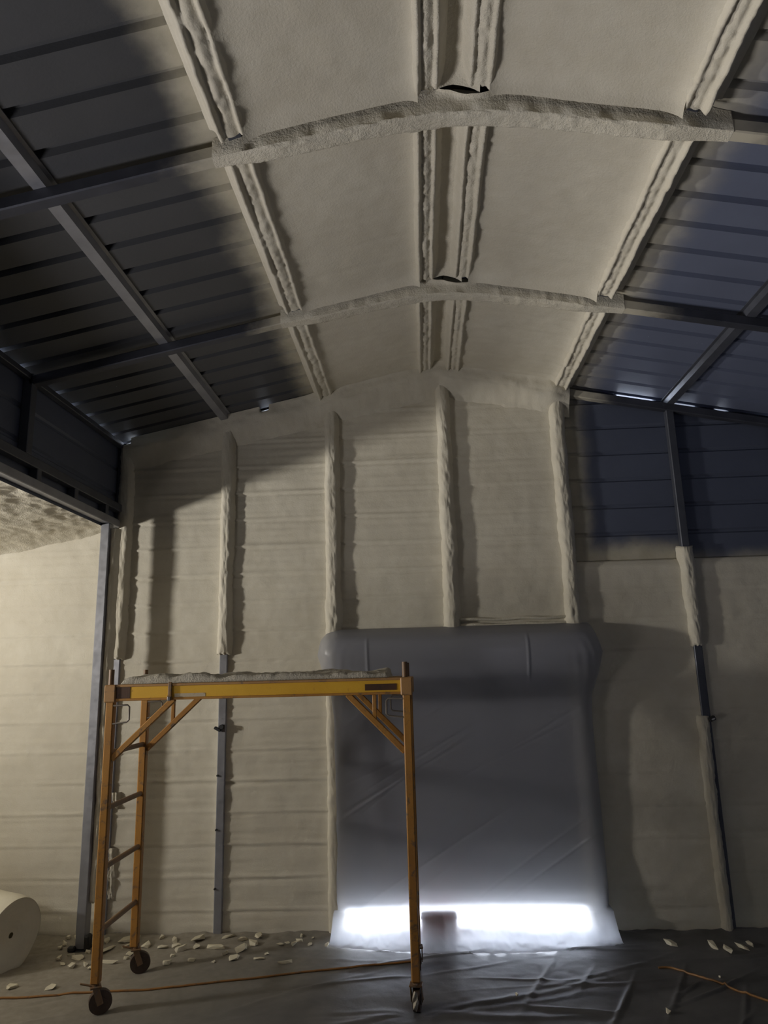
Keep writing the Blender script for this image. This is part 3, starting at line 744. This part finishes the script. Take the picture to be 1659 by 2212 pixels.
# ================================================================== SCAFFOLD
XA, XB, YN, YR = -1.962, -.112, 4.505, 5.070
sc = empty('rolling_scaffold', ((XA + XB) / 2, (YN + YR) / 2, 0), 'worn orange and yellow rolling scaffold with a foam crusted platform', 'scaffold')
def leg(x, y):
    MB().box2((x - .025, y - .025, .165), (x + .025, y + .025, 1.745), .006).build('leg', M_orange, sc)
    MB().box2((x - .036, y - .034, 1.735), (x + .036, y + .034, 1.842), .006).build('corner_sleeve', M_rust, sc)
    MB().cyl((x - .008, y, 1.84), (x - .008, y, 1.935), .017, 12).build('top_pin', M_rung, sc, smooth=True)
for x in (XA, XB):
    for y in (YN, YR): leg(x, y)
for x in (XA, XB):
    for z in (.437, .777, 1.112, 1.432): MB().cyl((x, YN + .02, z), (x, YR - .02, z), .0165, 12).build('rung', M_rung, sc, smooth=True)
def caster(x, y, ang, foam=False):
    c = empty('caster', (x, y, 0)); c.parent = sc; c.matrix_parent_inverse = Matrix.Translation(-Vector(sc.location))
    R = Matrix.Rotation(ang, 4, 'Z'); T = Matrix.Translation((x, y, 0)) @ R
    def put(mb, name, m, smooth=False):
        bmesh.ops.transform(mb.bm, matrix=T, verts=mb.bm.verts); o = mb.build(name, m, None, smooth)
        o.parent = c; o.matrix_parent_inverse = Matrix.Translation((-x, -y, 0)); return o
    off = .03
    w = MB(); w.cyl((off, -.02, .068), (off, .02, .068), .0635, 28); w.cyl((off, -.026, .068), (off, .026, .068), .030, 20)
    put(w, 'wheel', M_wheel, True)
    f = MB()
    for s_ in (-1, 1): f.bar((0, s_ * .032, .148), (off, s_ * .032, .060), .035, .005, (0, 1, 0), .001)
    f.box((0, 0, .150), (.062, .074, .010), .002).cyl((0, 0, .15), (0, 0, .185), .021, 12).cyl((off, -.037, .068), (off, .037, .068), .008, 8)
    put(f, 'fork', M_rung)
    put(MB().box((-.045, 0, .163), (.085, .022, .006), .002, Matrix.Rotation(.35, 3, 'Y')), 'brake_lever', M_rung)
    if foam:
        b = MB(); r = bmesh.ops.create_icosphere(b.bm, subdivisions=3, radius=.03)
        for v in b.bm.verts: v.co = Vector((v.co.x * .5 - .05 + .012 * math.sin(v.co.z * 190 + v.co.y * 120), v.co.y * .55, v.co.z * 1.7 + .085))
        put(b, 'foam_crust', M_deckfoam, True)
    return c
caster(XA + .0, YN, math.radians(28)); caster(XA + .01, YR, math.radians(24)); caster(XB, YN, math.radians(84), True); caster(XB, YR, math.radians(95))
def rail(y, sgn):
    a, b = XA + .03, XB - .03
    f = y + sgn * .026
    MB().box2((a, y - .020, 1.752), (b, y + .020, 1.832)).build('rail_web', M_yellow, sc)
    MB().box2((a, min(y, f) - .0, 1.826), (b, max(y, f), 1.842), .003).build('top_flange', M_rust, sc)
    MB().box2((a, min(y, f), 1.742), (b, max(y, f), 1.757), .003).build('bottom_flange', M_orange, sc)
    if sgn < 0:
        MB().box2((a + .0, y - .0225, 1.757), (a + .095, y - .018, 1.826)).build('dark_slot', M_slot, sc)
        MB().box2((b - .225, y - .0225, 1.768), (b - .03, y - .018, 1.806)).build('dark_slot', M_slot, sc)
        MB().box2((-1.555, y - .0215, 1.758), (-1.36, y - .018, 1.780)).build('worn_sticker', M_label, sc)
        st = MB().box2((-1.593, y - .034, 1.738), (-1.571, y - .024, 1.85), .003).box2((-1.597, y - .04, 1.742), (-1.568, y - .024, 1.768), .004)
        st.build('strap_clip', M_rung, sc)
        MB().box2((-1.592, y - .046, 1.737), (-1.574, y - .036, 1.762), .003).build('clip_buckle', M_chrome, sc)
rail(YN, -1); rail(YR, 1)
for y in (YN, YR):
    MB().bar((XA + .02, y, 1.395), (XA + .40, y, 1.748), .036, .030, (0, 1, 0), .004).build('brace', M_orange, sc)
    MB().bar((XB - .02, y, 1.405), (XB - .365, y, 1.748), .036, .030, (0, 1, 0), .004).build('brace', M_orange, sc)
    for xx, dx in ((XA, 1), (XB, -1)):
        if not (dx == 1 and y == YN): MB().box2((xx + dx * .20 - .012, y - .012, 1.57), (xx + dx * .20 + .012, y + .012, 1.745), .003).build('brace_stub', M_orange, sc)
        x1, x2 = xx + dx * .024, xx + dx * .125
        MB().path([(x1, y - .02, 1.715), (x2 - dx * .012, y - .02, 1.718), (x2, y - .02, 1.706), (x2 + dx * .001, y - .02, 1.628), (x2 - dx * .012, y - .02, 1.616), (x1, y - .02, 1.606)], .0055, 8).build('wire_loop', M_wire, sc, smooth=True)
MB().box2((XA + .04, YN + .022, 1.832), (XB - .04, YR - .022, 1.848), .002).build('platform_board', M_wood, sc)
def deck_crust():
    nx, ny = 220, 60; Xg, Yg = np.meshgrid(np.linspace(XA + .055, XB - .105, nx), np.linspace(YN - .010, YR - .03, ny))
    h = .044 + .034 * fbm(Xg * 5, Yg * 5, 880, 4) + .010 * fbm(Xg * 22, Yg * 22, 881, 3)
    h = np.maximum(h, .006)
    e = np.minimum(np.minimum(Xg - Xg.min(), Xg.max() - Xg), np.minimum(Yg - Yg.min(), Yg.max() - Yg)); h *= sstep(-.001, .02, e) 
    return np.stack([Xg, Yg, 1.8435 + h], -1)
grid('foam_crust', deck_crust(), M_deckfoam, sc)

# ================================================================== CORDS
def cord(pts, label, name='extension_cord'):
    P = np.array(pts, float); t = np.arange(len(P)); tt = np.linspace(0, len(P) - 1, len(P) * 9)
    # Catmull-Rom
    out = []
    for q in tt:
        i = min(int(q), len(P) - 2); f = q - i
        p = [P[max(i - 1, 0)], P[i], P[i + 1], P[min(i + 2, len(P) - 1)]]
        out.append(.5 * ((2 * p[1]) + (-p[0] + p[2]) * f + (2 * p[0] - 5 * p[1] + 4 * p[2] - p[3]) * f * f + (-p[0] + 3 * p[1] - 3 * p[2] + p[3]) * f ** 3))
    out = np.array(out); z = floor_z(out[:, 0], out[:, 1]) + .006
    o = MB().path([(a, b, c) for (a, b), c in zip(out, z)], .0065, 8).build(name, M_cord, None, True)
    return tag(o, label, 'cord')
cord([(-3.6, 4.60), (-3.0, 4.66), (-2.62, 4.679), (-2.22, 4.737), (-1.81, 4.783), (-1.49, 4.857), (-1.11, 4.966), (-.887, 5.032), (-.656, 5.086), (-.332, 5.15), (-.15, 5.19)], 'orange extension cord running across the floor under the scaffold')
cord([(1.40, 5.07), (1.475, 5.067), (1.57, 4.97), (1.674, 4.85), (1.76, 4.73), (1.86, 4.607), (2.1, 4.35), (2.3, 4.1)], 'orange extension cord snaking over dark sheeting at the lower right')

# ================================================================== ROLL of sheeting at the left edge
def roll():
    t = empty('sheeting_roll', (-3.15, 5.05, 0), 'large cream roll lying on the floor by the lean-to wall, cut by the left edge', 'roll')
    ax0 = Vector((-2.80, 5.10, .222)); ax1 = Vector((-3.60, 5.50, .235)); d = (ax1 - ax0).normalized()
    u = Vector((0, 0, 1)); u = (u - d * u.dot(d)).normalized(); v = d.cross(u)
    ns, nl = 64, 30; P = np.zeros((nl, ns, 3)); R0 = .225
    for i in range(nl):
        c = ax0 + (ax1 - ax0) * (i / (nl - 1))
        for j in range(ns):
            a = 2 * math.pi * j / ns
            r = R0 * (1 + .13 * math.sin(2 * a + .9) + .012 * math.sin(5 * a + i * .3)); r *= 1 - .05 * math.exp(-i / 1.2)
            p = c + u * r * math.cos(a) * .94 + v * r * math.sin(a); p.z = max(p.z, .012); P[i, j] = p
    grid('outer_wrap', P, M_roll, t, wrap=True)
    E = []
    for q in np.linspace(1, .08, 14):
        ring = P[0].copy(); c = np.array(ax0); ring = c + (ring - c) * q; w = .003 * math.sin(q * 40) + .03 * (1 - q)
        E.append(ring + np.array(d) * (-.0 + w))
    grid('end_face', np.array(E), M_roll, t, wrap=True)
    return t
M_roll = foam_mat('cream_sheet_roll', .4, (0.62, 0.58, 0.46), (0.68, 0.64, 0.52), .2)
roll()

# ================================================================== FOAM SCRAPS
def scrap_mesh(seed):
    rg = random.Random(seed); bm = bmesh.new()
    for _ in range(16):
        a = rg.uniform(0, 6.283); r = rg.uniform(.55, 1.15) * (1 + .35 * math.cos(2 * a + seed)); bm.verts.new((r * math.cos(a), r * math.sin(a), rg.choice((-.55, -.5, .2, .5, .9)) * rg.uniform(.7, 1)))
    rr = bmesh.ops.convex_hull(bm, input=bm.verts)
    bmesh.ops.delete(bm, geom=[g for g in rr['geom_interior'] if isinstance(g, bmesh.types.BMVert)], context='VERTS')
    bmesh.ops.recalc_face_normals(bm, faces=bm.faces)
    me = bpy.data.meshes.new('foam_scrap'); bm.to_mesh(me); bm.free(); me.materials.append(M_scrap); return me
SM = [scrap_mesh(i) for i in range(9)]
def scrap(x, y, sx, sy, sz, label, group=None, tilt=.12):
    rg = random.Random(int((x * 1000 + y * 77) * 3) & 0xffff)
    o = bpy.data.objects.new('foam_scrap', SM[rg.randrange(9)]); COL.objects.link(o)
    o.scale = (sx, sy, sz); o.rotation_euler = (rg.uniform(-tilt, tilt), rg.uniform(-tilt, tilt), rg.uniform(0, 6.28))
    o.location = (x, y, float(floor_z(x, y)) + sz * .55)
    return tag(o, label, 'foam scrap', group)
rg = random.Random(5); _used = []
def scatter(n, xr, yr, sx, sy, sz, label, group):
    k = 0; tries = 0
    while k < n and tries < 3000:
        tries += 1
        x, y, a, b, c = rg.uniform(*xr), rg.uniform(*yr), rg.uniform(*sx), rg.uniform(*sy), rg.uniform(*sz)
        R = max(a, b) * 1.35
        if any((x - u) ** 2 + (y - v) ** 2 < (R + q) ** 2 for u, v, q in _used): continue
        _used.append((x, y, R)); scrap(x, y, a, b, c, label, group); k += 1
_used += [(-1.935, 5.07, .12), (QX[0], D, .12), (QX[1], D, .1), (XL, 5.5, .1), (-2.82, 5.3, .2), (-2.76, 5.10, .22), (QX[2], D, .12)]
scatter(26, (-2.45, -1.25), (5.42, 5.68), (.025, .075), (.02, .05), (.010, .024), 'loose cream foam scrap heaped at the wall foot behind the scaffold ladder', 'foam scraps behind the scaffold ladder')
scatter(14, (-2.35, -1.0), (5.18, 5.42), (.02, .06), (.015, .04), (.008, .016), 'flat cream foam flake on the floor in front of the wall post', 'foam flakes in front of the end wall posts')
scatter(12, (-2.68, -2.18), (5.12, 5.68), (.02, .06), (.015, .04), (.008, .02), 'cream foam scrap lying around the base of the left corner post', 'foam scraps around the corner post')
scatter(8, (-1.1, -.75), (5.5, 5.68), (.015, .04), (.012, .03), (.008, .016), 'small foam crumb along the wall foot left of the door', 'foam crumbs left of the door')
scrap(-2.64, 4.838, .050, .028, .016, 'cream foam scrap nearest the left edge, above the orange cord')
scrap(-2.381, 4.822, .048, .024, .014, 'flat cream foam scrap left of the front scaffold caster')
scrap(1.265, 4.475, .022, .018, .018, 'bright white foam lump at the bottom right of the floor')
scrap(.467, 4.679, .012, .009, .010, 'tiny white foam crumb right of the scaffold caster on dark sheeting')
scrap(1.60, 5.46, .045, .03, .02, 'grey foam scrap by the wall foot right of the door')
for (x, y, a) in ((1.94, 5.36, .09), (2.05, 5.40, .07), (2.12, 5.44, .06), (1.88, 5.44, .07)): scrap(x, y, a, .022, .016, 'pale foam strip piled on the floor before the rightmost post', 'foam strips before the rightmost post', .2)
scrap(1.72, 4.93, .012, .008, .008, 'small pale crumb above the cord at the lower right')
